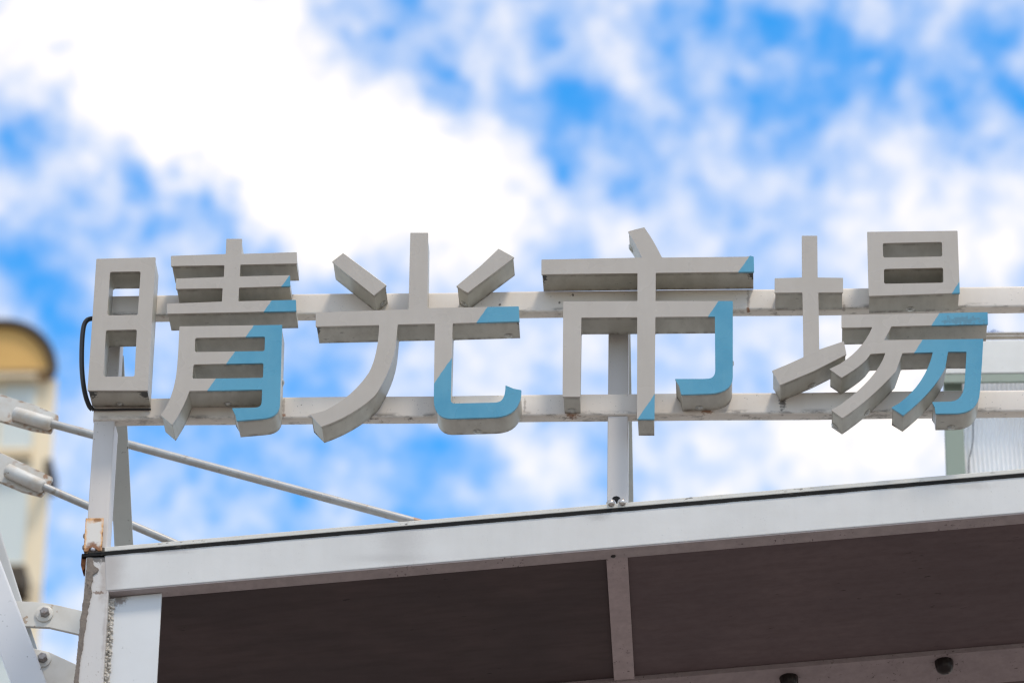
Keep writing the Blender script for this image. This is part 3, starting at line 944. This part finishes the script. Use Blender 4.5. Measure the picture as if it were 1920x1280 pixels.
# ------------------------------------------------------------------ rooftop screen, right
YS = 2.6
GREEN = Mat('pale green paint', (0.27, 0.31, 0.25), 0.5)
GREEN.vary(5, 0.5, (0.23, 0.265, 0.215), (1, 1, .4)).specks(30, 0.69, (0.12, 0.10, 0.08), 0.7).specks(80, 0.68, (0.2, 0.15, 0.1), 0.6)
CREAM = Mat('screen panel paint', (0.66, 0.65, 0.61), 0.5).vary(5, 0.5, (0.54, 0.53, 0.49)).specks(40, 0.69, (0.25, 0.2, 0.17), 0.7)
PIPE = Mat('handrail steel', (0.42, 0.37, 0.30), 0.22, 0.85).vary(20, 0.5, (0.28, 0.23, 0.18))
sx0, sx1 = at(1772, 800, YS).x, at(1807, 800, YS).x
sxe = at(1920, 800, YS).x + 0.9
zroof = cv((sx0 - O.x) / U.x, 0, 0).z + BH + .012
zpt = at(1790, 697, YS).z
scr = thing('rooftop_screen', 'pale green framed screen of corrugated sheet behind the right end of the sign', 'screen', (sx0, YS, zroof))
GREEN2 = Mat('pale green post paint', (0.225, 0.27, 0.215), 0.5)
GREEN2.vary(5, 0.5, (0.23, 0.265, 0.215), (1, 1, .4)).specks(30, 0.69, (0.12, 0.10, 0.08), 0.7)
for q in ((1776, 698.5), (1801, 698.5)):
    GREEN2.stain(at(*q, YS), (0.022, .1, .008), (0.20, 0.09, 0.02), 0.95, 50, 0.8, 0.6)
MB().box((sx0, YS, zroof), (sx1, YS + .07, zpt)).build('post', GREEN2, scr, 0.004, 2)
MB().box((sx0 - .003, YS - .01, zpt + .0005), (sx1 + .003, YS + .08, zpt + .010)).build('post_cap', CREAM, scr, 0.002, 2)
z1 = at(1880, 699, YS - .05).z; z2 = at(1880, 637, YS - .05).z
MB().box((sx1 - .12, YS - .05, z1), (sxe, YS - .02, z2)).build('panel', CREAM, scr, 0.004, 3)
zb_ = at(1880, 716, YS).z
MB().box((sx1 - .119, YS - .047, at(1880, 716, YS - .047).z), (sxe, YS - .036, z1 - .0005)).build('green_rail', GREEN, scr, 0.003, 2)
zc = at(1880, 634, YS - .03).z
for py, r in ((631.8, .0095), (625.2, .0050)):
    pa = at(1880, py, YS - .02)
    MB().tube([(sx1 - .10, YS - .02, pa.z), ((sx1 + sxe) / 2, YS - .02, pa.z), (sxe, YS - .02, pa.z)], r, 12).build('handrail_pipe', PIPE, scr, smooth=60)
SHEET = bpy.data.materials.new('corrugated sheet')
SHEET.use_nodes = True
nt = SHEET.node_tree
pb = nt.nodes['Principled BSDF']
pb.inputs['Base Color'].default_value = (0.80, 0.80, 0.79, 1); pb.inputs['Roughness'].default_value = 0.35
tp = nt.nodes.new('ShaderNodeBsdfTransparent'); mx2 = nt.nodes.new('ShaderNodeMixShader'); mx2.inputs[0].default_value = 0.05
tl = nt.nodes.new('ShaderNodeBsdfTranslucent'); tl.inputs[0].default_value = (0.95, 0.95, 0.94, 1)
mx = nt.nodes.new('ShaderNodeMixShader'); mx.inputs[0].default_value = 0.35
nt.links.new(pb.outputs[0], mx.inputs[1]); nt.links.new(tl.outputs[0], mx.inputs[2])
nt.links.new(mx.outputs[0], mx2.inputs[1]); nt.links.new(tp.outputs[0], mx2.inputs[2])
nt.links.new(mx2.outputs[0], nt.nodes['Material Output'].inputs['Surface'])
tcn = nt.nodes.new('ShaderNodeTexCoord'); nn_ = nt.nodes.new('ShaderNodeTexNoise'); nn_.inputs['Scale'].default_value = 7; nn_.inputs['Detail'].default_value = 4
nt.links.new(tcn.outputs['Object'], nn_.inputs['Vector'])
cr = nt.nodes.new('ShaderNodeValToRGB'); cr.color_ramp.elements[0].position = .4; cr.color_ramp.elements[1].position = .7
cr.color_ramp.elements[0].color = (0.90, 0.89, 0.86, 1); cr.color_ramp.elements[1].color = (0.80, 0.76, 0.70, 1)
nt.links.new(nn_.outputs[0], cr.inputs[0]); nt.links.new(cr.outputs[0], pb.inputs['Base Color'])
mb = MB()
per = 8.6 / 505
nx = int((sxe - sx1) / per * 8)
rows = 14
zt_, zb2 = z1 + .03, zroof + .05
for j in range(rows + 1):
    z = zt_ + (zb2 - zt_) * j / rows
    for i in range(nx + 1):
        x = sx1 - .02 + i * per / 8
        wob = .006 * math.sin(z * 9 + x * 2) + .004 * math.sin(z * 17)
        mb.v.append((x + wob, YS + .062 + .0060 * math.sin(2 * math.pi * i / 8), z))
for j in range(rows):
    for i in range(nx):
        k = j * (nx + 1) + i
        mb.f.append((k, k + 1, k + nx + 2, k + nx + 1))
mb.build('corrugated_sheet', SHEET, scr, smooth=80, recalc=False)
WIRE = Mat('grey wire', (0.16, 0.16, 0.17), 0.5)
wp = [at(1825, 770, YS + .05), at(1824.5, 800, YS + .05), at(1824.5, 822, YS + .05), at(1821, 845, YS + .05), at(1817, 862, YS + .05), at(1816, 890, YS + .05), at(1815, 1000, YS + .05)]
MB().tube(smooth_path(wp, 6), .0022, 8).build('wire', WIRE, scr, smooth=60)
SPK = Mat('blue plastic spike', (0.04, 0.10, 0.32), 0.4)
for i, (px, h, lean) in enumerate(((1853, 3, .6), (1856.5, 5, .6), (1859.5, 6.5, .5), (1862, 6.5, .5), (1865.5, 6.5, .1), (1869.5, 5.5, 0), (1873.5, 4.5, -.2), (1878, 3.5, -.1), (1882.5, 2.5, -.2))):
    c = at(px, 623 + (px - 1850) * .03, YS - .02)
    MB().tube([c, c + Vector((lean * h / 600, 0, h / 500))], [.0019, .0010], 6).build('bird_spike', SPK, scr)

# ------------------------------------------------------------------ far building, left
YF = 70.0
bd_r = at(104, 760, YF)
kx = lambda px, py=760: at(px, py, YF).x
kz = lambda py, px=60: at(px, py, YF).z
YEL = Mat('ochre render', (0.58, 0.35, 0.11), 0.8).vary(.6, 0.5, (0.46, 0.27, 0.08))
SKEW = lambda y: (lambda p: (p[0] - 8.0, y, p[1]))
CRM = Mat('cream render', (0.78, 0.66, 0.47), 0.8).vary(.5, 0.4, (0.68, 0.56, 0.38))
DKB = Mat('dark coping', (0.06, 0.045, 0.03), 0.8)
PANE = Mat('far window glass', (0.55, 0.59, 0.56), 0.3)
bld = thing('arched_building', 'distant ochre and cream building with rounded roofline at the left edge', 'building', (kx(40), YF, 0))
archc = (kx(0), kz(712))
Rr = kx(103) - archc[0]
Rz = kz(616) - kz(712)
xl = kx(-420)
wallring = [(xl, 0), (kx(104), 0), (kx(104), kz(712)), (xl, kz(712))]
MB().prism([wallring], XZ(YF), SKEW(YF + 14)).build('wall', CRM, bld)
top = [(kx(103), kz(711.5))] + [(archc[0] + Rr * math.cos(a), archc[1] + Rz * math.sin(a)) for a in [rad(k * 7.5) for k in range(13)]] + [(xl, archc[1] + Rz), (xl, kz(711.5))]
MB().prism([top], XZ(YF - .15), SKEW(YF + 14)).build('parapet', YEL, bld)
oc = [(archc[0] + (Rr + .05) * math.cos(a), archc[1] + (Rz + .05) * math.sin(a)) for a in [rad(k * 7.5) for k in range(13)]] + [(xl, archc[1] + Rz + .05)]
ic = [(archc[0] + (Rr - .05) * math.cos(a), archc[1] + (Rz - .05) * math.sin(a)) for a in [rad(k * 7.5) for k in range(13)]] + [(xl, archc[1] + Rz - .05)]
MB().prism([oc + ic[::-1]], XZ(YF - .3), SKEW(YF + 14)).build('coping', DKB, bld)
MB().box((xl, YF - .22, kz(713)), (kx(98), YF - .151, kz(704))).build('lintel_shade_course', Mat('lintel shade brown', (0.16, 0.11, 0.06), .8), bld)  # course coloured dark brown to paint in the lintel shading
for (y0, y1) in ((724, 846), (872, 1062), (1150, 1330)):
    for (xa, xb) in ((-60, 66), (-210, -84)):
        w = MB()
        w.box((kx(xa), YF - .10, kz(y1)), (kx(xb), YF - .01, kz(y0)))
        wn = w.build('window', PANE, bld)
        f = MB()
        f.box((kx(xa - 4), YF - .16, kz(y1 + 5)), (kx(xb + 4), YF - .101, kz(y1))).box((kx(xa - 4), YF - .4, kz(y0)), (kx(xb + 4), YF - .101, kz(y0 - 5)))
        f.box((kx((xa + xb) / 2 - 2), YF - .14, kz(y1)), (kx((xa + xb) / 2 + 2), YF - .101, kz(y0)))
        f.build('frame', CRM, wn)
MB().box((kx(28), YF - .7, kz(1128)), (kx(80), YF - .001, kz(1090))).build('awning_box', DKB, bld)
MB().box((kx(98), YF - .5, kz(910)), (kx(112), YF + .4, kz(884))).lathe(Vector((kx(105), YF - .05, kz(910))), (0, 0, -1), [(0, .08), (.08, .05)], 8).build('wall_lamp', DKB, bld)
